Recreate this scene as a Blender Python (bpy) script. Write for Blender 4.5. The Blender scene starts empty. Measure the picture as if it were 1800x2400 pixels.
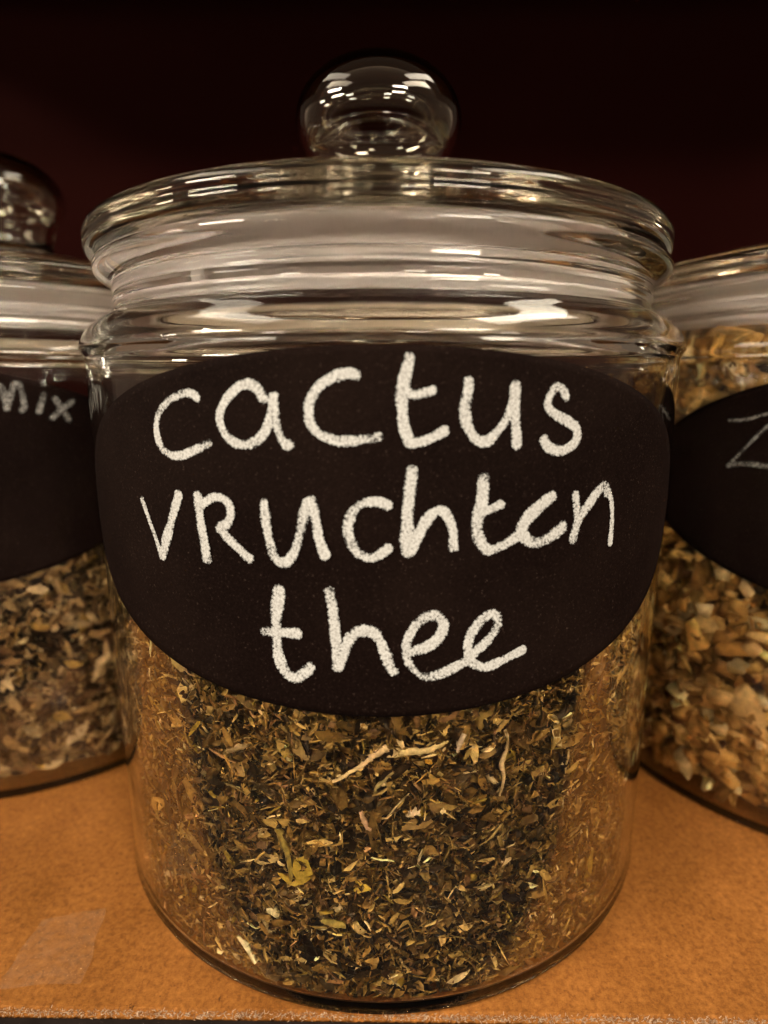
import bpy, math, random
import numpy as np
from mathutils import Vector
R = math.radians
S = 0.055                      # outer radius of a jar in metres: all shapes below are in jar radii, scaled by S
rng = np.random.default_rng(7)
random.seed(7)
sc = bpy.context.scene
COL = sc.collection

# ------------------------------------------------------------------ camera
cd = bpy.data.cameras.new('camera'); cam = bpy.data.objects.new('camera', cd); COL.objects.link(cam)
sc.camera = cam
cam.location = (0.0045*S, -2.298*S, 1.684*S)
cam.rotation_euler = (R(90 - 12.23), 0, 0)
cd.sensor_fit = 'VERTICAL'; cd.sensor_height = 24.0; cd.lens = 14.03
cd.clip_start = 0.002; cd.clip_end = 50
cd.dof.use_dof = True; cd.dof.focus_distance = 1.6*S; cd.dof.aperture_fstop = 8.5

# ------------------------------------------------------------------ world, lamps, exposure
w = bpy.data.worlds.new('World'); sc.world = w; w.use_nodes = True
bg = w.node_tree.nodes['Background']
bg.inputs[0].default_value = (1.0, 0.72, 0.5, 1); bg.inputs[1].default_value = 0.06
sc.view_settings.view_transform = 'Standard'; sc.view_settings.look = 'None'
sc.view_settings.exposure = 1.2; sc.view_settings.gamma = 1.0

def lamp(name, az, el, dist, sx, sy, radiance, col=(1.0, .875, .70)):
    """Ceiling lamp of the shop: az from straight ahead of the jars (towards the camera) to the right, el above."""
    l = bpy.data.lights.new(name, 'AREA'); l.shape = 'RECTANGLE'; l.size = sx; l.size_y = sy
    l.energy = radiance*sx*sy*math.pi; l.color = col
    o = bpy.data.objects.new(name, l); COL.objects.link(o)
    t = Vector((0, 0, 2.2*S))
    p = t + dist*Vector((math.sin(R(az))*math.cos(R(el)), -math.cos(R(az))*math.cos(R(el)), math.sin(R(el))))
    o.location = p; o.rotation_euler = (t - p).to_track_quat('-Z', 'Y').to_euler()
    return o
LP = 1.25
lamp('ceiling_lamp', -60, 25, 2.0, .62, .17, 26*LP)
lamp('ceiling_lamp', 29, 25, 2.0, .62, .17, 26*LP)
lamp('ceiling_lamp', -36, 8, 2.4, .34, .11, 20*LP)
lamp('ceiling_lamp', 12, 6, 2.4, .36, .11, 20*LP)
lamp('ceiling_lamp', 42, 7, 2.6, .32, .12, 18*LP)
lamp('ceiling_lamp', -76, 11, 2.6, .30, .14, 18*LP)
lamp('ceiling_lamp', -78, 52, 1.7, 1.1, .30, 1.8*LP, (1, .86, .68))
lamp('ceiling_lamp', 74, 52, 1.7, 1.1, .30, 4.2*LP, (1, .86, .68))

cy = sc.cycles
cy.max_bounces = 22; cy.transmission_bounces = 20; cy.glossy_bounces = 8; cy.diffuse_bounces = 4; cy.transparent_max_bounces = 24
cy.caustics_reflective = True; cy.caustics_refractive = True; cy.blur_glossy = 0.0
cy.sample_clamp_indirect = 60.0; cy.use_denoising = True

# ------------------------------------------------------------------ materials
def mat(name):
    m = bpy.data.materials.new(name); m.use_nodes = True
    nt = m.node_tree; return m, nt, nt.nodes['Principled BSDF']
def N(nt, t, **k):
    n = nt.nodes.new(t)
    for a, b in k.items(): setattr(n, a, b)
    return n
def noise(nt, scale, detail=4, rough=.55, vec=None):
    n = N(nt, 'ShaderNodeTexNoise'); n.inputs['Scale'].default_value = scale
    n.inputs['Detail'].default_value = detail; n.inputs['Roughness'].default_value = rough
    if vec is None:
        tc = nt.nodes.get('TC') or N(nt, 'ShaderNodeTexCoord', name='TC'); vec = tc.outputs['Object']
    nt.links.new(vec, n.inputs['Vector']); return n.outputs['Fac']
def ramp(nt, fac, stops):
    r = N(nt, 'ShaderNodeValToRGB'); e = r.color_ramp.elements
    while len(e) < len(stops): e.new(.5)
    for i, (p, c) in enumerate(stops):
        e[i].position = p; e[i].color = (c, c, c, 1) if not isinstance(c, tuple) else (*c, 1)
    nt.links.new(fac, r.inputs[0]); return r.outputs[0]
def bump(nt, b, h, strength, dist):
    n = N(nt, 'ShaderNodeBump'); n.inputs['Strength'].default_value = strength; n.inputs['Distance'].default_value = dist
    nt.links.new(h, n.inputs['Height']); nt.links.new(n.outputs[0], b.inputs['Normal'])

def glass_mat(name, col, wav=.35):
    m = bpy.data.materials.new(name); m.use_nodes = True; nt = m.node_tree; nt.nodes.clear()
    o = N(nt, 'ShaderNodeOutputMaterial'); g = N(nt, 'ShaderNodeBsdfGlass'); g.distribution = 'MULTI_GGX'
    g.inputs['Color'].default_value = (*col, 1); g.inputs['Roughness'].default_value = 0.0; g.inputs['IOR'].default_value = 1.5
    nb = N(nt, 'ShaderNodeBump'); nb.inputs['Strength'].default_value = wav; nb.inputs['Distance'].default_value = .0008
    f = noise(nt, 30, 3, .45); nt.links.new(f, nb.inputs['Height']); nt.links.new(nb.outputs[0], g.inputs['Normal'])
    nt.links.new(g.outputs[0], o.inputs['Surface']); return m
M = {}
M['glass'] = glass_mat('clear_glass', (.985, .985, .97), .28)
M['lid_glass'] = glass_mat('lid_glass', (.985, .968, .93), .32)

m, nt, b = mat('gasket_plastic'); M['gasket'] = m
b.inputs['Base Color'].default_value = (.90, .83, .80, 1); b.inputs['Roughness'].default_value = .28
b.inputs['Subsurface Weight'].default_value = 0; b.inputs['IOR'].default_value = 1.45
tr = N(nt, 'ShaderNodeBsdfTranslucent'); tr.inputs[0].default_value = (.9, .83, .80, 1)
mx = N(nt, 'ShaderNodeMixShader'); mx.inputs[0].default_value = .25
out = nt.nodes['Material Output']
nt.links.new(b.outputs[0], mx.inputs[1]); nt.links.new(tr.outputs[0], mx.inputs[2]); nt.links.new(mx.outputs[0], out.inputs['Surface'])
bump(nt, b, noise(nt, 2200, 3), .4, .0002)

m, nt, b = mat('label_paper'); M['label'] = m      # matt black chalkboard paper with fine grain
c = ramp(nt, noise(nt, 2600, 3, .7), [(.42, (.0050, .0018, .0012)), (.64, (.009, .004, .003)), (.76, (.07, .046, .036))])
c2 = ramp(nt, noise(nt, 45, 4, .6), [(.42, 0.0), (.72, 1.0)])
ms = N(nt, 'ShaderNodeMixRGB', blend_type='ADD'); ms.inputs[2].default_value = (.005, .0030, .0022, 1)
nt.links.new(c2, ms.inputs[0]); nt.links.new(c, ms.inputs[1]); nt.links.new(ms.outputs[0], b.inputs['Base Color'])
b.inputs['Roughness'].default_value = .8; b.inputs['Specular IOR Level'].default_value = .06
bump(nt, b, noise(nt, 2300, 3, .7), .6, .00012)

m, nt, b = mat('chalk'); M['chalk'] = m            # chalk: broken grain that thins out towards the side of the stroke
uv = N(nt, 'ShaderNodeUVMap'); uv.uv_map = 'UVMap'; sx = N(nt, 'ShaderNodeSeparateXYZ'); nt.links.new(uv.outputs[0], sx.inputs[0])
ab = N(nt, 'ShaderNodeMath', operation='ABSOLUTE'); nt.links.new(sx.outputs[1], ab.inputs[0])
pw = N(nt, 'ShaderNodeMath', operation='POWER'); pw.inputs[1].default_value = 3.5; nt.links.new(ab.outputs[0], pw.inputs[0])
g1 = noise(nt, 3300, 4, .8); g2 = noise(nt, 300, 3, .6)
s1 = N(nt, 'ShaderNodeMath', operation='MULTIPLY_ADD'); s1.inputs[1].default_value = .7; nt.links.new(g2, s1.inputs[0]); nt.links.new(g1, s1.inputs[2])
th = N(nt, 'ShaderNodeMath', operation='MULTIPLY_ADD'); th.inputs[1].default_value = .56; th.inputs[2].default_value = .665
nt.links.new(pw.outputs[0], th.inputs[0])
ue = N(nt, 'ShaderNodeMath', operation='MULTIPLY_ADD'); ue.inputs[1].default_value = .30; nt.links.new(sx.outputs[0], ue.inputs[0]); nt.links.new(th.outputs[0], ue.inputs[2])
df = N(nt, 'ShaderNodeMath', operation='SUBTRACT'); nt.links.new(s1.outputs[0], df.inputs[0]); nt.links.new(ue.outputs[0], df.inputs[1])
al = N(nt, 'ShaderNodeMapRange'); al.inputs[1].default_value = -.03; al.inputs[2].default_value = .10
nt.links.new(df.outputs[0], al.inputs[0]); nt.links.new(al.outputs[0], b.inputs['Alpha'])
cc = ramp(nt, g1, [(.36, (.40, .385, .365)), (.58, (.80, .80, .775))]); nt.links.new(cc, b.inputs['Base Color'])
b.inputs['Roughness'].default_value = .95; b.inputs['Specular IOR Level'].default_value = .1
bump(nt, b, g1, .25, .0001)

fm = m.copy(); fm.name = 'faint_chalk'; M['faint_chalk'] = fm      # thinner, rubbed chalk on the outer jars
for n in fm.node_tree.nodes:
    if n.type == 'MAP_RANGE': n.inputs[2].default_value = .34; n.inputs[4].default_value = .75
    if n.type == 'VALTORGB':
        for e in n.color_ramp.elements: e.color = (e.color[0]*.62, e.color[1]*.60, e.color[2]*.58, 1)
m, nt, b = mat('hardboard'); M['board'] = m
n1 = noise(nt, 38, 6, .65); n2 = noise(nt, 900, 6, .85); n3 = noise(nt, 600, 4, .7)
c1 = ramp(nt, n1, [(.30, (.26, .092, .014)), (.70, (.46, .175, .036))])
c2 = ramp(nt, n2, [(.35, (.40, .37, .35)), (.50, (1.0, 1.0, 1.0)), (.67, (1.6, 1.75, 2.0))])
mm = N(nt, 'ShaderNodeMixRGB', blend_type='MULTIPLY'); mm.inputs[0].default_value = .75
nt.links.new(c1, mm.inputs[1]); nt.links.new(c2, mm.inputs[2])
sp = ramp(nt, n3, [(.30, (.12, .09, .07)), (.35, (1, 1, 1))])
m2 = N(nt, 'ShaderNodeMixRGB', blend_type='MULTIPLY'); m2.inputs[0].default_value = .8
nt.links.new(mm.outputs[0], m2.inputs[1]); nt.links.new(sp, m2.inputs[2]); nt.links.new(m2.outputs[0], b.inputs['Base Color'])
b.inputs['Roughness'].default_value = .7; b.inputs['Specular IOR Level'].default_value = .2
bump(nt, b, n2, .35, .0003)

m, nt, b = mat('hardboard_fibres'); M['fibre'] = m
c = ramp(nt, noise(nt, 1500, 4), [(.3, (.30, .17, .09)), (.7, (.62, .44, .29))]); nt.links.new(c, b.inputs['Base Color']); b.inputs['Roughness'].default_value = .9

m, nt, b = mat('dark_metal'); M['metal'] = m
c = ramp(nt, noise(nt, 300, 3), [(.3, (.014, .009, .007)), (.7, (.026, .018, .015))]); nt.links.new(c, b.inputs['Base Color']); b.inputs['Roughness'].default_value = .7; b.inputs['Specular IOR Level'].default_value = .15

m, nt, b = mat('dark_panel'); M['panel'] = m
c = ramp(nt, noise(nt, 8, 4), [(.3, (.0115, .0010, .0005)), (.7, (.014, .0016, .0008))]); nt.links.new(c, b.inputs['Base Color']); b.inputs['Roughness'].default_value = .9
b.inputs['Specular IOR Level'].default_value = .05

m, nt, b = mat('upper_shelf_board'); M['shelfdark'] = m
c = ramp(nt, noise(nt, 30, 4), [(.3, (.035, .014, .005)), (.7, (.05, .022, .008))]); nt.links.new(c, b.inputs['Base Color']); b.inputs['Roughness'].default_value = .7

m, nt, b = mat('dark_floor'); M['floor'] = m
c = ramp(nt, noise(nt, 6, 4), [(.3, (.035, .022, .014)), (.7, (.06, .04, .026))]); nt.links.new(c, b.inputs['Base Color']); b.inputs['Roughness'].default_value = .6

m, nt, b = mat('clear_sticker'); M['sticker'] = m
b.inputs['Base Color'].default_value = (.66, .40, .22, 1); b.inputs['Roughness'].default_value = .35
tp = N(nt, 'ShaderNodeBsdfTransparent'); mx = N(nt, 'ShaderNodeMixShader')
f = ramp(nt, noise(nt, 420, 5, .65), [(.35, .08), (.7, .27)]); nt.links.new(f, mx.inputs[0])
nt.links.new(tp.outputs[0], mx.inputs[1]); nt.links.new(b.outputs[0], mx.inputs[2]); nt.links.new(mx.outputs[0], nt.nodes['Material Output'].inputs['Surface'])

def dry_mat(name, gain=1.0, rough=.55, grain=900):
    m, nt, b = mat(name)
    a = N(nt, 'ShaderNodeVertexColor'); a.layer_name = 'Col'
    f = ramp(nt, noise(nt, grain, 4, .65), [(.3, .62*gain), (.7, 1.2*gain)])
    x = N(nt, 'ShaderNodeMixRGB', blend_type='MULTIPLY'); x.inputs[0].default_value = 1
    nt.links.new(a.outputs[0], x.inputs[1]); nt.links.new(f, x.inputs[2]); nt.links.new(x.outputs[0], b.inputs['Base Color'])
    b.inputs['Roughness'].default_value = rough; b.inputs['Specular IOR Level'].default_value = .22
    bump(nt, b, noise(nt, grain*.7, 3), .5, .0002)
    return m
M['tea'] = dry_mat('dried_tea', 1.05, .45, 1400)
M['chips'] = dry_mat('root_chips', 1.0, .6, 600)
M['petals'] = dry_mat('dried_petals', 1.0, .7, 700)

# ------------------------------------------------------------------ mesh helpers
def link(o, parent=None):
    COL.objects.link(o)
    if parent: o.parent = parent
    return o
def empty(name, loc, label, cat, group=None):
    o = bpy.data.objects.new(name, None); o.empty_display_size = .01; o.location = Vector(loc)*S
    COL.objects.link(o); o['label'] = label; o['category'] = cat
    if group: o['group'] = group
    return o
def mesh_np(name, V, F, material, cols=None, smooth=False, uvs=None):
    """V (n,3) in jar radii; F list of tuples or an (m,k) array; cols per-vertex rgb"""
    me = bpy.data.meshes.new(name)
    V = np.asarray(V, float)*S
    if isinstance(F, np.ndarray):
        m_, k = F.shape
        me.vertices.add(len(V)); me.vertices.foreach_set('co', V.ravel())
        me.loops.add(m_*k); me.loops.foreach_set('vertex_index', F.ravel().astype(np.int32))
        me.polygons.add(m_); me.polygons.foreach_set('loop_start', np.arange(0, m_*k, k, dtype=np.int32))
        me.update(calc_edges=True)
    else:
        me.from_pydata([tuple(v) for v in V], [], F)
    if smooth: me.polygons.foreach_set('use_smooth', np.ones(len(me.polygons), bool))
    if cols is not None:
        ca = me.color_attributes.new('Col', 'FLOAT_COLOR', 'POINT')
        c4 = np.ones((len(V), 4)); c4[:, :3] = cols; ca.data.foreach_set('color', c4.ravel())
    me.materials.append(material); me.update()
    return me
def catmull(pts, n):
    P = np.array([pts[0]] + list(pts) + [pts[-1]], float); o = []
    for i in range(1, len(P)-2):
        for t in np.linspace(0, 1, n, endpoint=False):
            a, b_, c, d = P[i-1], P[i], P[i+1], P[i+2]
            o.append(.5*((2*b_) + (c-a)*t + (2*a-5*b_+4*c-d)*t*t + (3*b_-a-3*c+d)*t**3))
    o.append(P[-2]); return np.array(o)
def lathe(name, prof, material, seg=192, closed=True, wob=0.0):
    """prof: closed loop of (r,z); points on the axis are merged"""
    P = list(prof); V = []; idx = []
    th = np.linspace(0, 2*math.pi, seg, endpoint=False)
    for r, z in P:
        if r < 1e-6: idx.append([len(V)]*seg); V.append((0, 0, z))
        else:
            idx.append(list(range(len(V), len(V)+seg)))
            V += [(r*math.cos(t), r*math.sin(t), z) for t in th]
    F = []
    n = len(P)
    for i in range(n if closed else n-1):
        a, b_ = idx[i], idx[(i+1) % n]
        if a[0] == a[-1] and b_[0] == b_[-1]: continue
        for k in range(seg):
            k2 = (k+1) % seg
            q = [a[k], a[k2], b_[k2], b_[k]]
            u = []
            for x in q:
                if x not in u: u.append(x)
            F.append(tuple(u))
    me = mesh_np(name, V, F, material, smooth=True)
    import bmesh
    bm = bmesh.new(); bm.from_mesh(me); bmesh.ops.recalc_face_normals(bm, faces=bm.faces); bm.to_mesh(me); bm.free()
    return me
def smooth_prof(*runs):
    """each run is a list of points; a run is splined, runs meet at sharp-ish corners"""
    o = []
    for r in runs:
        c = catmull(r, 5) if len(r) > 2 else np.array(r, float)
        o += [(max(0.0, float(a)), float(b_)) for a, b_ in c]
    u = []
    for p in o:
        if not u or abs(p[0]-u[-1][0]) + abs(p[1]-u[-1][1]) > 1e-5: u.append(p)
    if abs(u[0][0]-u[-1][0]) + abs(u[0][1]-u[-1][1]) < 1e-5: u.pop()
    return u

# ------------------------------------------------------------------ jar
body_prof = smooth_prof(
    [(0, .012), (.55, .009), (.84, .005), (.95, .003), (.985, .0008), (.997, .004), (1.001, .014), (1.0, .035), (1.0, .20)],
    [(1.0, .20), (1.0, 1.72)],
    [(1.0, 1.72), (1.0, 1.752), (1.006, 1.768), (1.013, 1.782), (1.009, 1.802), (.990, 1.834), (.955, 1.864), (.922, 1.884), (.910, 1.900), (.903, 1.915), (.908, 1.932), (.902, 1.948), (.907, 1.962), (.904, 1.976), (.925, 1.988), (.948, 2.003), (.956, 2.018), (.952, 2.036), (.935, 2.044), (.89, 2.044), (.872, 2.036), (.866, 2.015)],
    [(.866, 2.015), (.866, 2.0), (.871, 1.988), (.866, 1.974), (.871, 1.958), (.866, 1.94), (.866, 1.92)],
    [(.866, 1.92), (.872, 1.892), (.895, 1.864), (.925, 1.835), (.953, 1.800), (.965, 1.75), (.968, 1.69), (.968, 1.64)],
    [(.968, 1.64), (.968, .20)],
    [(.968, .20), (.968, .045), (.963, .027), (.948, .019), (.88, .017), (.5, .018), (0, .019)])
ME_body = lathe('glass_body', body_prof, M['glass'], 256)
lid_prof = smooth_prof(
    [(.214, 2.299), (.25, 2.282), (.36, 2.258), (.6, 2.218), (.8, 2.174), (.90, 2.151), (.942, 2.138), (.957, 2.124), (.963, 2.108), (.960, 2.094), (.963, 2.080), (.960, 2.066), (.952, 2.057), (.94, 2.054)],
    [(.94, 2.054), (.79, 2.054)],
    [(.79, 2.054), (.786, 2.04), (.784, 2.0), (.784, 1.93), (.780, 1.905), (.765, 1.897), (.750, 1.905), (.746, 1.93), (.746, 1.99), (.740, 2.04), (.71, 2.085), (.60, 2.135), (.40, 2.188), (.26, 2.222), (.20, 2.245), (.18, 2.27), (.178, 2.299)])
ME_lid = lathe('lid', lid_prof, M['lid_glass'], 256)
def ell(a, b_, zc, t): return (a*math.cos(t), zc + b_*math.sin(t))
outer = [(.214, 2.3002), (.212, 2.325), (.214, 2.36), (.222, 2.395)] + [ell(.284, .194, 2.548, t) for t in np.linspace(-.60, math.pi/2, 28)]
inner = [ell(.250, .156, 2.545, t) for t in np.linspace(math.pi/2, -.62, 26)] + [(.188, 2.405), (.180, 2.36), (.178, 2.3002)]
outer[-1] = (0, outer[-1][1]); inner[0] = (0, inner[0][1])
kp = outer + inner
ME_knob = lathe('knob', kp, M['lid_glass'], 160)
gask = [(.789, 2.0515), (.789, 1.884), (.80, 1.868), (.850, 1.870), (.8645, 1.878), (.8648, 1.928), (.855, 1.931), (.808, 1.932), (.808, 1.940), (.855, 1.941),
        (.8645, 1.945), (.8648, 1.976), (.855, 1.979), (.808, 1.980), (.808, 1.990), (.855, 1.991), (.8646, 1.996), (.8646, 2.012), (.855, 2.015), (.808, 2.016), (.808, 2.026), (.85, 2.027), (.868, 2.0452), (.905, 2.0456), (.910, 2.0485), (.905, 2.0515), (.85, 2.0515)]
ME_gasket = lathe('gasket', gask, M['gasket'], 256)

def seam_mesh():
    V = []
    for z_ in (1.880, 2.024):
        for r in (.80, .8651):
            for a in (-.555, -.505): V.append((r*math.sin(a), -r*math.cos(a), z_))
    F = [(0, 1, 3, 2), (4, 6, 7, 5), (0, 4, 5, 1), (2, 3, 7, 6), (0, 2, 6, 4), (1, 5, 7, 3)]
    return mesh_np('gasket_seam', V, F, M['gasket'])
ME_seam = seam_mesh()
def on_cyl(a, z, r):   # arc angle a measured from straight ahead (-y), z height
    return (r*math.sin(a), -r*math.cos(a), z)
def label_mesh():
    A, B, zc = 1.066, .430, 1.332
    nr, na = 26, 160
    V, F = [], []
    for layer, r in ((0, 1.0035), (1, 1.0015)):
        V.append(on_cyl(0, zc, r))
        for i in range(1, nr+1):
            for k in range(na):
                t = 2*math.pi*k/na; e = 2/2.03
                c, s = math.cos(t), math.sin(t)
                x = A*math.copysign(abs(c)**e, c)*i/nr; y = B*math.copysign(abs(s)**e, s)*i/nr
                V.append(on_cyl(x, zc + y, r))
    st = 1 + nr*na
    for l in (0, 1):
        o = l*st
        for k in range(na):
            k2 = (k+1) % na
            f = (o, o+1+k, o+1+k2); F.append(f if l == 0 else f[::-1])
            for i in range(nr-1):
                a = o+1+i*na
                f = (a+k, a+na+k, a+na+k2, a+k2); F.append(f if l == 0 else f[::-1])
    a, b_ = 1+(nr-1)*na, st+1+(nr-1)*na
    for k in range(na):
        k2 = (k+1) % na; F.append((a+k, b_+k, b_+k2, a+k2))
    return mesh_np('label', V, F, M['label'], smooth=False)
ME_label = label_mesh()
ME_label.polygons.foreach_set('use_smooth', np.ones(len(ME_label.polygons), bool))

LIFT = [0.0]
def chalk_letter(name, strokes, parent, mtl, wscale=1.34):
    V, F, UV = [], [], []
    for wd, pts in strokes:
        LIFT[0] += 0.00022
        r = 1.0042 + (LIFT[0] % .004)
        P = catmull(pts, 7); n = len(P)
        T = np.gradient(P, axis=0); T /= np.linalg.norm(T, axis=1)[:, None] + 1e-9
        Nn = np.stack([-T[:, 1], T[:, 0]], 1)
        # rounded ends: extend the stroke by half its width and narrow it
        hw = wd*.5*wscale*(1 + .10*np.interp(np.arange(n), np.arange(0, n+6, 6), rng.normal(0, 1, len(np.arange(0, n+6, 6)))))
        ex = [(-.42, .55), (-.25, .85)]
        P2 = [P[0]+T[0]*wd*e for e, _ in ex] + list(P) + [P[-1]-T[-1]*wd*e for e, _ in ex[::-1]]
        W2 = [hw[0]*s for _, s in ex] + list(hw) + [hw[-1]*s for _, s in ex[::-1]]
        N2 = [Nn[0]]*2 + list(Nn) + [Nn[-1]]*2
        E2 = [1.0, .45] + [0]*n + [.5, 1.15]
        k = 0
        for e in range(1, min(4, n)): E2[1+e+0] = max(E2[1+e], .10)
        base = len(V)
        for p, hw_, nn, e in zip(P2, W2, N2, E2):
            for v in (-1, -.5, 0, .5, 1):
                q = p + nn*hw_*v*1.08
                V.append(on_cyl(q[0], q[1], r)); UV.append((e, v))
        m_ = len(P2)
        for i in range(m_-1):
            for j in range(4):
                a = base+i*5+j; F.append((a, a+1, a+6, a+5))
    me = mesh_np(name, V, F, mtl, smooth=True)
    uvl = me.uv_layers.new(name='UVMap')
    li = np.zeros(len(me.loops), np.int32); me.loops.foreach_get('vertex_index', li)
    uvl.data.foreach_set('uv', np.array(UV)[li].ravel())
    return link(bpy.data.objects.new(name, me), parent)

LET_MAIN = [('c', [(0.0189, [(-0.4309, 1.6479), (-0.4559, 1.6606), (-0.4915, 1.6547), (-0.5308, 1.6362), (-0.5634, 1.6065), (-0.573, 1.5719), (-0.5642, 1.5376), (-0.5371, 1.5154), (-0.4954, 1.5144), (-0.452, 1.5288), (-0.4035, 1.549)])]), ('a', [(0.0213, [(-0.2594, 1.6463), (-0.2739, 1.6704), (-0.2973, 1.6801), (-0.3286, 1.668), (-0.3596, 1.6387), (-0.3727, 1.6066), (-0.3663, 1.5791), (-0.3434, 1.5544), (-0.3095, 1.5471), (-0.2783, 1.5586), (-0.2547, 1.5862), (-0.2434, 1.6221), (-0.2373, 1.6552)]), (0.0197, [(-0.2357, 1.6583), (-0.2338, 1.6222), (-0.2282, 1.5822), (-0.2127, 1.5488), (-0.2016, 1.5535)])]), ('c', [(0.0211, [(-0.0514, 1.6972), (-0.0709, 1.7027), (-0.1061, 1.693), (-0.1353, 1.6729), (-0.155, 1.6404), (-0.1573, 1.6054), (-0.1406, 1.579), (-0.1084, 1.5625), (-0.0637, 1.5611), (-0.0039, 1.5697)])]), ('t', [(0.0216, [(0.0571, 1.7384), (0.0509, 1.7048), (0.0425, 1.6665), (0.0428, 1.6321), (0.0475, 1.5929), (0.0611, 1.5545)]), (0.0186, [(0.0589, 1.5532), (0.0923, 1.5609), (0.1191, 1.5726), (0.1392, 1.5835)]), (0.0189, [(0.0373, 1.6674), (0.0644, 1.6588), (0.0864, 1.6614), (0.1105, 1.6686)])]), ('u', [(0.0217, [(0.1865, 1.69), (0.1837, 1.662), (0.1794, 1.6228), (0.1874, 1.5873), (0.2071, 1.5611), (0.2311, 1.5583), (0.2547, 1.5772), (0.2779, 1.6083), (0.2912, 1.6438), (0.2945, 1.677)]), (0.0209, [(0.2942, 1.6814), (0.2954, 1.6393), (0.2993, 1.5853), (0.3042, 1.5418)])]), ('s', [(0.0206, [(0.4291, 1.6493), (0.4178, 1.6654), (0.3999, 1.6736), (0.3828, 1.6543), (0.3788, 1.6316), (0.3999, 1.6129), (0.4365, 1.5967), (0.464, 1.5784), (0.4681, 1.5544), (0.4477, 1.5362), (0.4179, 1.5294), (0.3882, 1.5387), (0.3709, 1.5604)])]), ('v', [(0.0176, [(-0.6554, 1.3932), (-0.634, 1.3503), (-0.6101, 1.2998), (-0.5885, 1.2517)]), (0.0241, [(-0.5885, 1.2517), (-0.5628, 1.3066), (-0.5355, 1.3625), (-0.5081, 1.4205)])]), ('R', [(0.0236, [(-0.4484, 1.4242), (-0.4452, 1.3721), (-0.4379, 1.3223), (-0.4301, 1.2627)]), (0.0195, [(-0.4393, 1.3976), (-0.4122, 1.4172), (-0.3854, 1.4231), (-0.3606, 1.4113), (-0.355, 1.3849), (-0.3666, 1.3618), (-0.3904, 1.3498)]), (0.0231, [(-0.3904, 1.3498), (-0.366, 1.3271), (-0.334, 1.3002), (-0.3089, 1.281)])]), ('u', [(0.0217, [(-0.2671, 1.4204), (-0.2663, 1.3813), (-0.2592, 1.3333), (-0.2472, 1.2926), (-0.226, 1.2793), (-0.2044, 1.2978), (-0.1885, 1.3375), (-0.1765, 1.3858), (-0.1621, 1.4263)]), (0.0211, [(-0.1563, 1.4311), (-0.1488, 1.3915), (-0.1406, 1.3396), (-0.1273, 1.2992)])]), ('c', [(0.021, [(0.0155, 1.4182), (-0.0107, 1.4274), (-0.0424, 1.4227), (-0.0653, 1.4029), (-0.0758, 1.3699), (-0.0697, 1.3368), (-0.0515, 1.3094), (-0.0248, 1.2991), (-0.0017, 1.3088), (0.0157, 1.3231)])]), ('h', [(0.0269, [(0.0639, 1.4971), (0.062, 1.463), (0.0579, 1.4169), (0.0561, 1.3702), (0.0599, 1.3083)]), (0.0215, [(0.0636, 1.3082), (0.0816, 1.3508), (0.1041, 1.3904), (0.127, 1.4053), (0.147, 1.3916), (0.1587, 1.358), (0.1622, 1.3156)])]), ('t', [(0.027, [(0.2279, 1.4798), (0.2261, 1.4356), (0.218, 1.3887), (0.217, 1.3505), (0.2305, 1.3206), (0.2513, 1.3055)]), (0.0181, [(0.2227, 1.3956), (0.2522, 1.405), (0.2745, 1.4143)]), (0.0217, [(0.2487, 1.3057), (0.2868, 1.3191), (0.3204, 1.3386)])]), ('e', [(0.026, [(0.4093, 1.4248), (0.3802, 1.4074), (0.3427, 1.3785), (0.3269, 1.3479), (0.3489, 1.3212), (0.3806, 1.3157), (0.4152, 1.3298), (0.4478, 1.3491)])]), ('n', [(0.0198, [(0.4754, 1.4244), (0.4866, 1.3679), (0.4843, 1.3272), (0.4756, 1.305)]), (0.0238, [(0.4772, 1.31), (0.496, 1.3618), (0.534, 1.4038), (0.5721, 1.4335), (0.593, 1.4133)]), (0.0175, [(0.5892, 1.4241), (0.6085, 1.3907), (0.6167, 1.3419), (0.6163, 1.2798)])]), ('t', [(0.0268, [(-0.2405, 1.2149), (-0.2473, 1.1712), (-0.2515, 1.1193), (-0.2499, 1.0671), (-0.2376, 1.0182), (-0.2133, 0.9958), (-0.1873, 1.006), (-0.1675, 1.0279)]), (0.0239, [(-0.2856, 1.106), (-0.2563, 1.1052), (-0.2198, 1.108), (-0.1934, 1.1077)])]), ('h', [(0.0236, [(-0.1202, 1.2201), (-0.1134, 1.1755), (-0.1073, 1.1047), (-0.1057, 1.0269)]), (0.0235, [(-0.1032, 1.027), (-0.087, 1.0747), (-0.0674, 1.1124), (-0.0387, 1.1233), (-0.0103, 1.1088), (0.0078, 1.0662), (0.0223, 1.0254), (0.0305, 1.0269)])]), ('e', [(0.0234, [(0.0614, 1.0679), (0.1047, 1.0817), (0.1334, 1.1059), (0.1416, 1.1361), (0.1227, 1.1585), (0.094, 1.1511), (0.0681, 1.1216), (0.0556, 1.0809), (0.0641, 1.0392), (0.0911, 1.0103), (0.1255, 1.0083), (0.1601, 1.0201), (0.1925, 1.0352)])]), ('e', [(0.0219, [(0.1925, 1.0336), (0.2299, 1.0667), (0.2627, 1.0998), (0.2756, 1.1333), (0.2589, 1.1521), (0.23, 1.1344), (0.2058, 1.0979), (0.203, 1.0563), (0.222, 1.0279), (0.2527, 1.019), (0.2901, 1.029), (0.3481, 1.0493)])])]
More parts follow.
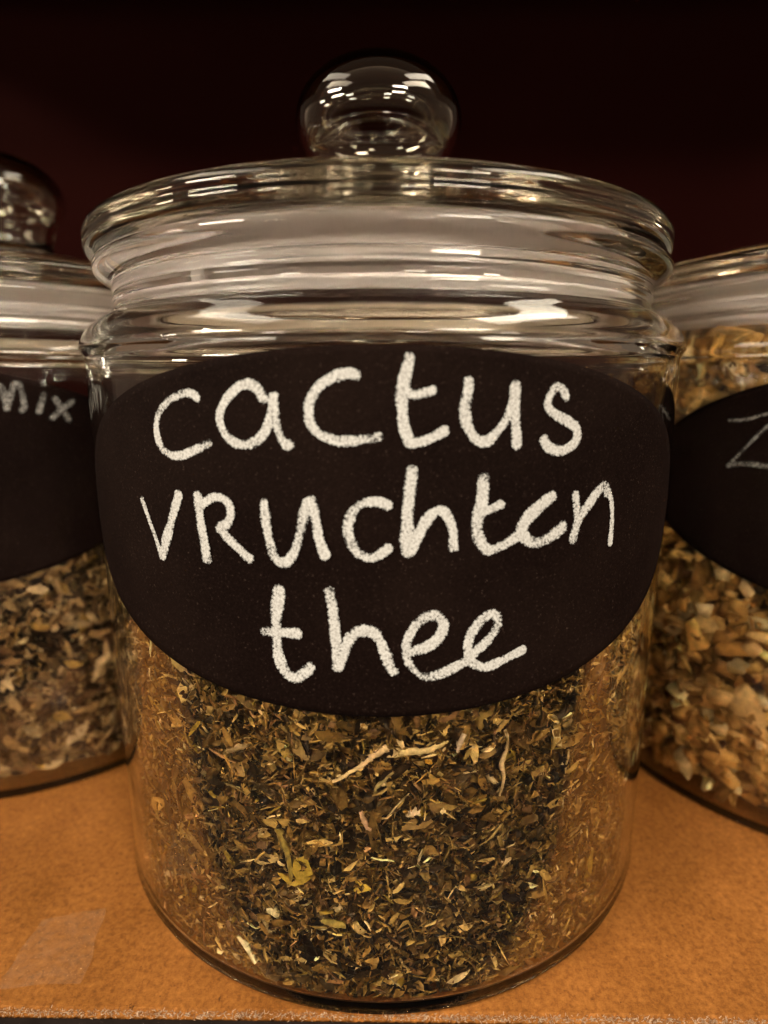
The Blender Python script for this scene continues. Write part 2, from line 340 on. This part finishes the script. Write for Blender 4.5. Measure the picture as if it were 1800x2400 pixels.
LET_LEFT = [('m', [(0.0298, [(0.3492, 1.6706), (0.3507, 1.5701)]), (0.0295, [(0.352, 1.609), (0.3828, 1.6705), (0.3979, 1.655), (0.4005, 1.5888)]), (0.0298, [(0.4005, 1.5888), (0.434, 1.6743), (0.4532, 1.6626), (0.4566, 1.5997), (0.4476, 1.5801)])]), ('i', [(0.0272, [(0.5275, 1.6424), (0.5132, 1.6067), (0.5026, 1.5733)]), (0.0239, [(0.5258, 1.6859), (0.5299, 1.6717)])]), ('x', [(0.0277, [(0.5593, 1.6261), (0.5791, 1.5853), (0.599, 1.5414)]), (0.0277, [(0.6211, 1.6146), (0.5787, 1.5812), (0.543, 1.5513)])])]
LET_RIGHT = [('Z', [(0.013, [(-0.9647, 1.5507), (-0.9043, 1.5564), (-0.8496, 1.5767), (-0.79, 1.585)]), (0.015, [(-0.79, 1.583), (-0.85, 1.52), (-0.9041, 1.4463), (-0.9456, 1.3885)]), (0.0241, [(-0.9456, 1.3885), (-0.8861, 1.4015), (-0.8, 1.398)])])]

def part(name, me, parent): return link(bpy.data.objects.new(name, me), parent)
def make_jar(loc, label, letters, label_rot, chalk='faint_chalk', letter_turn=0.0):
    j = empty('glass_jar', loc, label, 'jar', 'glass storage jars in a row on the board')
    part('glass_body', ME_body, j)
    lid = part('lid', ME_lid, j); lid.location.x = -.014*S; part('knob', ME_knob, lid); gk = part('gasket', ME_gasket, lid)
    part('gasket_seam', ME_seam, j).location = (0, 0, 0)
    lb = part('label', ME_label, j); lb.rotation_euler.z = label_rot
    for nm, st in letters:
        c = chalk_letter('chalk_letter', st, lb, M[chalk], 1.34 if chalk == 'chalk' else 1.0); c.rotation_euler.z = letter_turn - label_rot
        c['label'] = 'white chalk letter %s' % nm
    return j
XL, XR = (-1.83, .83, 0), (2.07, .45, 0)
make_jar((0, 0, 0), 'middle glass jar whose black label reads cactus vruchten thee in chalk', LET_MAIN, 0, 'chalk')
make_jar(XL, 'glass jar with black label ending in mix, left of the cactus jar', LET_LEFT, -.04, letter_turn=.062)
make_jar(XR, 'glass jar of pale root chips with letter Z on its label', LET_RIGHT, -.22)

# ------------------------------------------------------------------ board, shelf, back panel
def box(name, x0, x1, y0, y1, z0, z1, material, kind='structure', rz=0):
    V = [(x, y, z_) for z_ in (z0, z1) for y in (y0, y1) for x in (x0, x1)]
    F = [(0, 2, 3, 1), (4, 5, 7, 6), (0, 1, 5, 4), (2, 6, 7, 3), (0, 4, 6, 2), (1, 3, 7, 5)]
    o = link(bpy.data.objects.new(name, mesh_np(name, V, F, material)))
    if kind: o['kind'] = kind
    o.rotation_euler.z = rz
    return o
# board with a slightly rounded, fluffy cut front edge
def board():
    xs = np.linspace(-7, 7, 1401); V = []; F = []
    prof = [(-.998, -.060), (-1.000, -.030), (-.999, -.012), (-.994, -.003), (-.982, 0), (5.0, 0), (5.0, -.060)]
    n = len(prof)
    for x in xs:
        for j, (y, z_) in enumerate(prof):
            jit = rng.normal(0, .0022) if j in (1, 2, 3) else 0
            V.append((x, y + jit, z_ + (rng.normal(0, .0012) if j == 3 else 0)))
    for i in range(len(xs)-1):
        for j in range(n):
            a, b_ = i*n+j, i*n+(j+1) % n
            F.append((a, b_, b_+n, a+n))
    F.append(tuple(range(n))[::-1]); F.append(tuple((len(xs)-1)*n + k for k in range(n)))
    me = mesh_np('shelf_board', V, F, M['board'])
    o = link(bpy.data.objects.new('shelf_board', me)); o['kind'] = 'structure'; o.rotation_euler.z = -.013
    # loose fibres along the cut
    nf = 6500
    x = rng.uniform(-1.6, 1.6, nf); y = -.996 + rng.normal(0, .0035, nf); z_ = -.005 + rng.normal(0, .004, nf)
    a = rng.uniform(-math.pi, math.pi, nf); L = rng.uniform(.003, .011, nf); wd = .0011
    p0 = np.stack([x, y, z_], 1); d = np.stack([np.cos(a), .5*np.sin(a), rng.normal(0, .4, nf)], 1)*L[:, None]
    s = np.stack([-np.sin(a), np.cos(a)*.6, np.full(nf, .5)], 1)*wd
    Vf = np.stack([p0-s, p0+s, p0+d+s*.5, p0+d-s*.5], 1).reshape(-1, 3)
    Ff = np.arange(nf*4).reshape(-1, 4)
    f = part('edge_fibres', mesh_np('edge_fibres', Vf, Ff, M['fibre']), o); f['kind'] = 'stuff'
    return o
board()
box('shelf_rail', -7, 7, -1.20, -1.0045, -.50, -.014, M['metal'], rz=-.013)
box('shelf_bed', -7, 7, -1.0, 5.0, -.50, -.064, M['metal'], rz=-.013)
box('back_wall', -5.6, 5.6, 4.4, 4.6, -.5, 9, M['panel'])
box('upper_shelf', -5.6, 5.6, .3, 4.38, 5.5, 5.9, M['shelfdark'])
box('floor', -70, 70, -70, 70, -22.4, -22.0, M['floor'])
# sticker left on the board
def sticker():
    c = [(-1.092, -.700), (-.906, -.655), (-.858, -.905), (-1.10, -.925)]
    V = []; F = []; n = 10
    for i in range(n+1):
        for j in range(n+1):
            u, v = i/n, j/n
            p = (1-u)*(1-v)*np.array(c[0]) + u*(1-v)*np.array(c[1]) + u*v*np.array(c[2]) + (1-u)*v*np.array(c[3])
            e = .003*math.sin(9*u+3)*(v in (0, 1)) + .004*math.sin(11*v)*(u in (0, 1))
            V.append((p[0]+e, p[1]+e, .0022))
    for i in range(n):
        for j in range(n):
            a = i*(n+1)+j; F.append((a, a+1, a+n+2, a+n+1))
    me = mesh_np('sticker', V, F, M['sticker']); o = link(bpy.data.objects.new('sticker', me))
    o['label'] = 'faded clear square sticker stuck on the brown board, left of the jar'; o['category'] = 'sticker'
sticker()

# ------------------------------------------------------------------ dried fillings
def rot_basis(n, radial, flat):
    """random frames whose normal leans to the radial direction by `flat` (0 random, 1 pressed flat)"""
    rnd = rng.normal(0, 1, (n, 3)); nz = radial*flat + rnd*(1-flat)*.8
    nz /= np.linalg.norm(nz, axis=1)[:, None]
    t = rng.normal(0, 1, (n, 3)); t[:, 2] *= .75
    t -= nz*np.sum(t*nz, 1)[:, None]; t /= np.linalg.norm(t, axis=1)[:, None]
    return t, np.cross(nz, t), nz
def place(n, shapeV, F, cen, radial, size, flat, cols, rmax, zmin, colj=.12):
    """instances one of several unit shapes, clamps inside the glass; returns V (n*k,3), F, cols"""
    k = shapeV.shape[0]
    t, b_, nz = rot_basis(n, radial, flat)
    L = shapeV[None, :, :]*size[:, None, :]
    V = cen[:, None, :] + L[..., 0:1]*t[:, None, :] + L[..., 1:2]*b_[:, None, :] + L[..., 2:3]*nz[:, None, :]
    rr = np.hypot(V[..., 0], V[..., 1]); f = np.minimum(1, rmax/rr)
    # keep a little depth order for pieces pressed on the glass
    f = np.where(rr > rmax, f*(1 - .0012*rng.random((n, 1))), f)
    V[..., 0] *= f; V[..., 1] *= f; V[..., 2] = np.maximum(V[..., 2], zmin)
    Fo = (F[None, :, :] + (np.arange(n)*k)[:, None, None]).reshape(-1, F.shape[1])
    C = np.repeat(cols[:, None, :], k, 1)*(1 + rng.normal(0, colj, (n, k, 1)))
    return V.reshape(-1, 3), Fo, np.clip(C.reshape(-1, 3), 0, 1)
def leaf_shape(seed):
    """ragged curled leaf fragment: 3 x 5 grid with uneven outline"""
    r = np.random.default_rng(seed); V = []
    curl = r.uniform(-.9, 1.2); fold = r.uniform(.1, 1.3); sk = r.uniform(-.4, .4)
    for i in range(5):
        u = i/4*2-1; wid = (1-abs(u)**r.uniform(1.5, 4))*.8 + .22*r.random() + .05
        for j in range(3):
            v = (j-1)*wid*r.uniform(.7, 1.15)
            V.append((u + r.normal(0, .07) + sk*v, v, curl*u*u*.5 + fold*abs(v)*.7 + r.normal(0, .06)))
    F = []
    for i in range(4):
        for j in range(2):
            a = i*3+j; F.append((a, a+1, a+4, a+3))
    return np.array(V), np.array(F)
def needle_shape(seed):
    """rolled leaf or stalk: bent four-sided tapering stick"""
    r = np.random.default_rng(seed); V = []; b0 = r.uniform(-.25, .25); b1 = r.uniform(-.2, .2)
    for i in range(5):
        u = i/4*2-1; w_ = (.5+.5*r.random())*(1-.55*abs(u)**3)
        cy_, cz_ = b0*math.cos(u*1.6)*4 + r.normal(0, .15), b1*math.sin(u*2)*3
        for a in range(4):
            V.append((u, cy_ + w_*math.cos(a*math.pi/2+.4), cz_ + w_*math.sin(a*math.pi/2+.4)))
    F = []
    for i in range(4):
        for a in range(4):
            F.append((i*4+a, i*4+(a+1) % 4, i*4+4+(a+1) % 4, i*4+4+a))
    F.append((3, 2, 1, 0)); F.append((16, 17, 18, 19))
    return np.array(V), np.array(F)
def chunk_shape(seed, jit=.22, taper=.25):
    r = np.random.default_rng(seed)
    V = []
    for z_ in (-1, 1):
        for y in (-1, 1):
            for x in (-1, 1):
                V.append((x*(1-taper*r.random()), y*(1-taper*r.random()), z_*(1-taper*r.random())))
    V = np.array(V) + r.normal(0, jit*.5, (8, 3))
    F = np.array([(0, 2, 3, 1), (4, 5, 7, 6), (0, 1, 5, 4), (2, 6, 7, 3), (0, 4, 6, 2), (1, 3, 7, 5)])
    return V, F
def pick(pal, n):
    p = np.array([q[0] for q in pal], float); p /= p.sum()
    c = np.array([q[1] for q in pal], float)[rng.choice(len(pal), n, p=p)]
    return c*rng.lognormal(0, .28, (n, 1))
RIN = .9660
def shell_points(n, r0, r1, z0, z1, a0=-math.pi, a1=math.pi, power=1.0):
    a = rng.uniform(a0, a1, n); r = r0 + (r1-r0)*rng.random(n)**power; z_ = rng.uniform(z0, z1, n)
    rad = np.stack([np.sin(a), -np.cos(a), np.zeros(n)], 1)
    c = rad*r[:, None]; c[:, 2] = z_
    # follow the rounded heel of the jar
    return c, rad
def heel_rmax(z_):
    return np.where(z_ < .045, RIN - .022*np.clip((.045-z_)/.025, 0, 1)**2, RIN)
def combine(blocks):
    V, F, C = [], {}, []; off = 0
    for v, f, c in blocks:
        V.append(v); C.append(c); F.setdefault(f.shape[1], []).append(f+off); off += len(v)
    return np.concatenate(V), np.concatenate(F[4]), np.concatenate(C)
def core(name, r, z1, col, material, parent, bumpy=.02):
    na, nz_ = 96, 30; V = []; F = []
    for i in range(nz_):
        z_ = .03 + (z1-.03)*i/(nz_-1)
        for k in range(na):
            a = 2*math.pi*k/na; rr = r*(1 + rng.normal(0, bumpy)) - (.01 if i == 0 else 0)
            V.append((rr*math.sin(a), -rr*math.cos(a), z_))
    V.append((0, 0, .03)); V.append((0, 0, z1))
    for i in range(nz_-1):
        for k in range(na):
            k2 = (k+1) % na; F.append((i*na+k, i*na+k2, (i+1)*na+k2, (i+1)*na+k))
    for k in range(na):
        k2 = (k+1) % na
        F.append((len(V)-2, k2, k)); F.append((len(V)-1, (nz_-1)*na+k, (nz_-1)*na+k2))
    me = mesh_np(name, V, F, material, cols=np.tile(np.array(col), (len(V), 1)))
    o = part(name, me, parent); o['kind'] = 'stuff'; return o

# ---- tea in the middle jar
TOP = 1.03
TEA = [(22, (.115, .058, .011)), (18, (.18, .094, .019)), (27, (.030, .014, .004)), (13, (.29, .155, .034)), (8, (.19, .088, .028)),
       (8, (.36, .215, .055)), (4.5, (.52, .33, .11)), (2.4, (.76, .53, .26)), (1.0, (.38, .24, .03)), (.5, (.46, .24, .10))]
tea = empty('tea_heap', (0, 0, .04), 'dried cactus fruit tea of dark leaf bits filling the middle jar halfway', 'tea')
def local(V): V = np.array(V); V[:, 2] -= .04; return V
blocks = []
leafs = [leaf_shape(i) for i in range(14)]; needles = [needle_shape(i) for i in range(8)]; chunks = [chunk_shape(i) for i in range(6)]
def zfix(c):
    rm = heel_rmax(c[:, 2]); rr = np.hypot(c[:, 0], c[:, 1]); f = np.minimum(1, (rm-.006)/rr); c[:, 0] *= f; c[:, 1] *= f; return c
def scatter(blocks, shapes, n, size_fn, pal, r0, r1, z0, z1, flat, a0=-math.pi, a1=math.pi, power=1.0, rmax=RIN):
    per = max(1, n//len(shapes))
    for V, F in shapes:
        c, rad = shell_points(per, r0, r1, z0, z1, a0, a1, power); c = zfix(c)
        sz = size_fn(per)
        v, f, co = place(per, V, F, c, rad, sz, flat, pick(pal, per), rmax, .0200)
        rm = heel_rmax(v[:, 2]); rr = np.hypot(v[:, 0], v[:, 1]); q = np.minimum(1, rm/rr); v[:, 0] *= q; v[:, 1] *= q
        blocks.append((v, f, co))
def sz_leaf(n): 
    s = rng.lognormal(math.log(.0108), .42, n); return np.stack([s*rng.uniform(1.0, 2.0, n), s*rng.uniform(.4, .85, n), s*.8], 1)
def sz_needle(n):
    s = rng.lognormal(math.log(.020), .40, n); w_ = rng.uniform(.0022, .0052, n); return np.stack([s, w_, w_], 1)
def sz_dust(n):
    s = rng.lognormal(math.log(.0062), .35, n); return np.stack([s*1.2, s, s*.5], 1)
scatter(blocks, leafs, 46000, sz_leaf, TEA, .885, .962, .022, TOP, .55, power=.6)
scatter(blocks, needles, 20000, sz_needle, TEA[3:], .89, .962, .022, TOP, .7, power=.6)
scatter(blocks, chunks, 12000, sz_dust, TEA, .90, .963, .022, TOP, .5, power=.6)
# top surface
def surf(n, shapes, size_fn, pal, z0):
    per = n//len(shapes)
    for V, F in shapes:
        a = rng.uniform(-math.pi, math.pi, per); r = .95*np.sqrt(rng.random(per))
        c = np.stack([r*np.sin(a), -r*np.cos(a), z0 + rng.normal(0, .012, per) + .05*(1-r)], 1)
        up = np.tile([[0, 0, 1.0]], (per, 1))
        blocks.append(place(per, V, F, c, up, size_fn(per), .6, pick(pal, per), RIN, .06))
surf(7000, leafs, sz_leaf, TEA, TOP)
V, F, C = combine(blocks)
o = part('tea_leaves', mesh_np('tea_leaves', local(V), F, M['tea'], cols=C), tea); o['kind'] = 'stuff'
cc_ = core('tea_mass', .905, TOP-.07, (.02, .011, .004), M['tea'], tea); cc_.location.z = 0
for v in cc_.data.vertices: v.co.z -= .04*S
# larger fragments pressed on the front of the glass, each its own piece
def single(name, shape, cen, tdir, size, col, parent, mtl, r_in, origin=(0, 0, .04), flatn=.85, glass=RIN):
    V, F = shape
    rad = np.array([cen[0], cen[1], 0.0]); rad /= np.linalg.norm(rad)
    nz = rad*flatn + rng.normal(0, 1, 3)*(1-flatn); nz /= np.linalg.norm(nz)
    side = np.array([-rad[1], rad[0], 0.0])         # to the right seen from outside
    t = side*math.cos(tdir) + np.array([0, 0, 1.0])*math.sin(tdir); t -= nz*t.dot(nz); t /= np.linalg.norm(t)
    b_ = np.cross(nz, t)
    W = np.array(cen) + V[:, 0:1]*size[0]*t + V[:, 1:2]*size[1]*b_ + V[:, 2:3]*size[2]*nz
    rr = np.hypot(W[:, 0], W[:, 1]); lim = glass - .0003 - .0012*rng.random()
    f = np.minimum(1, lim/rr); W[:, 0] *= f; W[:, 1] *= f
    C_ = np.clip(np.array(col)[None, :]*(1+rng.normal(0, .14, (len(W), 1))), 0, 1)
    org = np.array(origin, float)
    me = mesh_np(name, W-org, F, mtl, cols=C_)
    return link(bpy.data.objects.new(name, me), parent)
for i in range(230):
    a = rng.uniform(-1.12, 1.12); zz = rng.uniform(.05, .96)
    if zz > 1.325-.428*math.sqrt(max(0, 1-(a/1.06)**2)) - .01: zz = rng.uniform(.05, .85)
    rm = float(heel_rmax(np.array([zz]))[0])-.003
    s = float(rng.lognormal(math.log(.0175), .35))
    kind = rng.random()
    cen = (rm*math.sin(a), -rm*math.cos(a), zz)
    if kind < .72:
        single('leaf_fragment', leafs[rng.integers(14)], cen, rng.normal(.2, 1.0), (s*1.35, s*.5, s*.6), pick(TEA, 1)[0], tea, M['tea'], 0)
    else:
        wd = rng.uniform(.003, .0055)
        single('stalk_fragment', needles[rng.integers(8)], cen, rng.normal(.1, .9), (s*1.5, wd, wd), pick(TEA[4:], 1)[0], tea, M['tea'], 0)

# a few pieces one can pick out, by angle on the glass and height
def twig(name, pts, rads, col, label, cat):
    """bent tapering twig along (angle, height) points on the inside of the glass"""
    P = catmull([(a, z_, r) for (a, z_), r in zip(pts, rads)], 5); V = []; F = []
    P[:, 0] += rng.normal(0, .0011, len(P)); P[:, 1] += rng.normal(0, .0011, len(P))
    n = len(P); k = 7
    T = np.gradient(P[:, :2], axis=0); T /= np.linalg.norm(T, axis=1)[:, None]+1e-9
    for i in range(n):
        r = P[i, 2]*(1+rng.normal(0, .08)); a, z_ = P[i, 0], P[i, 1]
        rc = .9668 - r*.7
        for q in range(k):
            ph = 2*math.pi*q/k
            off = math.cos(ph)*r; dep = math.sin(ph)*r*.7
            V.append(on_cyl(a - T[i, 1]*off, z_ + T[i, 0]*off, rc+dep))
    for i in range(n-1):
        for q in range(k):
            F.append((i*k+q, i*k+(q+1) % k, (i+1)*k+(q+1) % k, (i+1)*k+q))
    F.append(tuple(range(k))[::-1]); F.append(tuple((n-1)*k+q for q in range(k)))
    C_ = np.array(col)[None, :]*(1+rng.normal(0, .15, (len(V), 1)))
    V = np.array(V); org = V.mean(0)
    me = mesh_np(name, V-org, F, M['tea'], cols=np.clip(C_, 0, 1), smooth=True)
    o = link(bpy.data.objects.new(name, me)); o.location = Vector(org)*S; o['label'] = label; o['category'] = cat
    return o
twig('twig', [(-0.128, 0.702), (-0.068, 0.739), (-0.019, 0.779), (0.014, 0.799)], [0.004, 0.006, 0.009, 0.011], (0.72, 0.48, 0.25), 'pale pinkish twig lying slantwise under the label, thicker at its right end', 'twig')
twig('twig', [(0.043, 0.785), (0.071, 0.787), (0.114, 0.788), (0.15, 0.801), (0.169, 0.813)], [0.007, 0.01, 0.008, 0.006, 0.003], (0.66, 0.46, 0.2), 'pale curved twig under the label, just right of the pinkish twig', 'twig')
twig('twig', [(0.326, 0.818), (0.335, 0.777), (0.321, 0.726), (0.329, 0.683), (0.317, 0.631)], [0.005, 0.004, 0.008, 0.005, 0.003], (0.6, 0.4, 0.2), 'upright thin forked twig in the tea, right of the two pale twigs', 'twig')
twig('stem_fragment', [(-0.057, 0.619), (-0.047, 0.592), (-0.032, 0.565)], [0.006, 0.009, 0.004], (0.66, 0.38, 0.22), 'pink flower stem bit in the middle of the tea', 'stem bit')
twig('leaf_strip', [(-0.286, 0.54), (-0.269, 0.494), (-0.255, 0.447), (-0.25, 0.39)], [0.01, 0.014, 0.011, 0.004], (0.3, 0.2, 0.04), 'upright olive yellow leaf strip low left in the middle jar', 'leaf strip')
twig('wood_splinter', [(-0.433, 0.146), (-0.405, 0.118), (-0.375, 0.077)], [0.005, 0.012, 0.009], (0.8, 0.66, 0.38), 'cream splinter with frayed tip near the bottom left of the jar', 'splinter')
twig('leaf_strip', [(-0.167, 0.276), (-0.135, 0.27), (-0.101, 0.269)], [0.009, 0.012, 0.008], (0.34, 0.24, 0.05), 'short yellow leaf strip near the bottom of the tea', 'leaf strip')
twig('seed', [(-0.326, 0.272), (-0.309, 0.267), (-0.293, 0.259)], [0.008, 0.014, 0.008], (0.66, 0.5, 0.26), 'pale oval seed in the lower left of the tea', 'seed')
twig('berry_piece', [(0.067, 0.609), (0.083, 0.613), (0.098, 0.61)], [0.008, 0.014, 0.007], (0.72, 0.5, 0.3), 'whitish pink berry piece near the middle of the tea', 'berry piece')
twig('seed', [(0.112, 0.76), (0.119, 0.758), (0.127, 0.755)], [0.004, 0.007, 0.004], (0.55, 0.26, 0.02), 'tiny orange seed under the pale curved twig', 'seed')
twig('leaf_strip', [(-0.431, 0.734), (-0.399, 0.749), (-0.36, 0.771)], [0.006, 0.008, 0.005], (0.34, 0.22, 0.1), 'tan leaf strip under the left part of the label', 'leaf strip')
twig('stem_fragment', [(0.213, 0.824), (0.201, 0.799), (0.195, 0.78)], [0.008, 0.009, 0.004], (0.5, 0.36, 0.24), 'beige stem bit just under the label right of its middle', 'stem bit')
twig('leaf_strip', [(0.029, 0.733), (-0.001, 0.707), (-0.022, 0.674)], [0.004, 0.006, 0.004], (0.36, 0.26, 0.1), 'narrow straw coloured strip pointing down left below the pinkish twig', 'leaf strip')

# ---- root chips in the right jar
def filling(name, loc, label, cat, shapes, n, size_fn, pal, top, a_c, mtl, corecol, pname, npart, psize, rough_flat=.4):
    h = empty(name, (loc[0], loc[1], .04), label, cat)
    bl = []
    scatter(bl, shapes, n, size_fn, pal, .84, .953, .08, top, rough_flat, power=.7)
    per = n//14
    for V_, F_ in shapes[:3]:
        a = rng.uniform(-math.pi, math.pi, per); r = .93*np.sqrt(rng.random(per))
        lim = top if top < 1.7 else top - .0
        c = np.stack([r*np.sin(a), -r*np.cos(a), lim + rng.normal(0, .01, per)], 1)
        bl.append(place(per, V_, F_, c, np.tile([[0, 0, 1.0]], (per, 1)), size_fn(per), .6, pick(pal, per), RIN, .06))
    V_, F_, C_ = combine(bl)
    z_ = V_[:, 2]; rmx = np.where(z_ > 1.68, RIN-.004 - np.clip((z_-1.68)/.2, 0, 1)**2*.07, RIN)
    rr = np.hypot(V_[:, 0], V_[:, 1]); q = np.minimum(1, rmx/rr); V_[:, 0] *= q; V_[:, 1] *= q
    o = part(name+'_loose', mesh_np(name, local(V_), F_, mtl, cols=C_), h); o['kind'] = 'stuff'
    c = core(name+'_mass', .86, top-.05, corecol, mtl, h)
    for v in c.data.vertices: v.co.z -= .04*S
    for i in range(npart):
        a = rng.uniform(a_c-.75, a_c+.75); zz = rng.uniform(.12, min(top-.05, 1.66))
        sz_ = psize(); rm = float(heel_rmax(np.array([zz]))[0])-sz_[2]*.8
        single(pname, shapes[rng.integers(len(shapes))], (rm*math.sin(a), -rm*math.cos(a), zz), rng.uniform(0, 3.14), sz_, pick(pal, 1)[0], h, mtl, 0, flatn=.75)
    return h
CH = [(30, (.56, .31, .085)), (25, (.42, .21, .052)), (18, (.70, .43, .16)), (15, (.26, .125, .03)), (8, (.80, .58, .29)), (4, (.14, .06, .02))]
def sz_chip(n):
    s = rng.lognormal(math.log(.027), .40, n); return np.stack([s*rng.uniform(.9, 1.9, n), s*rng.uniform(.6, 1, n), s*rng.uniform(.3, .7, n)], 1)
def p_chip():
    s = float(rng.lognormal(math.log(.036), .3)); return (s*1.3, s*.85, s*.4)
filling('root_chips', XR, 'pale brown root chips filling the jar on the right up to its shoulder', 'root chips',
        [chunk_shape(50+i, .34, .45) for i in range(10)], 12000, sz_chip, CH, 1.80, -.85, M['chips'], (.10, .05, .02), 'root_chip', 150, p_chip)
PE = [(30, (.24, .135, .050)), (20, (.36, .22, .095)), (26, (.10, .05, .018)), (10, (.55, .37, .19)), (14, (.05, .024, .009)), (4, (.32, .18, .04))]
def sz_pet(n):
    s = rng.lognormal(math.log(.020), .45, n); return np.stack([s*rng.uniform(1, 1.7, n), s*rng.uniform(.4, .8, n), s*.9], 1)
def p_pet():
    s = float(rng.lognormal(math.log(.026), .3)); return (s*1.4, s*.6, s*.6)
filling('herb_mix', XL, 'brown and beige dried herb mix in the jar left of the cactus tea', 'herb mix',
        [leaf_shape(80+i) for i in range(8)] + [needle_shape(90+i) for i in range(2)], 20000, sz_pet, PE, 1.15, .75, M['petals'], (.06, .035, .02), 'petal', 150, p_pet)
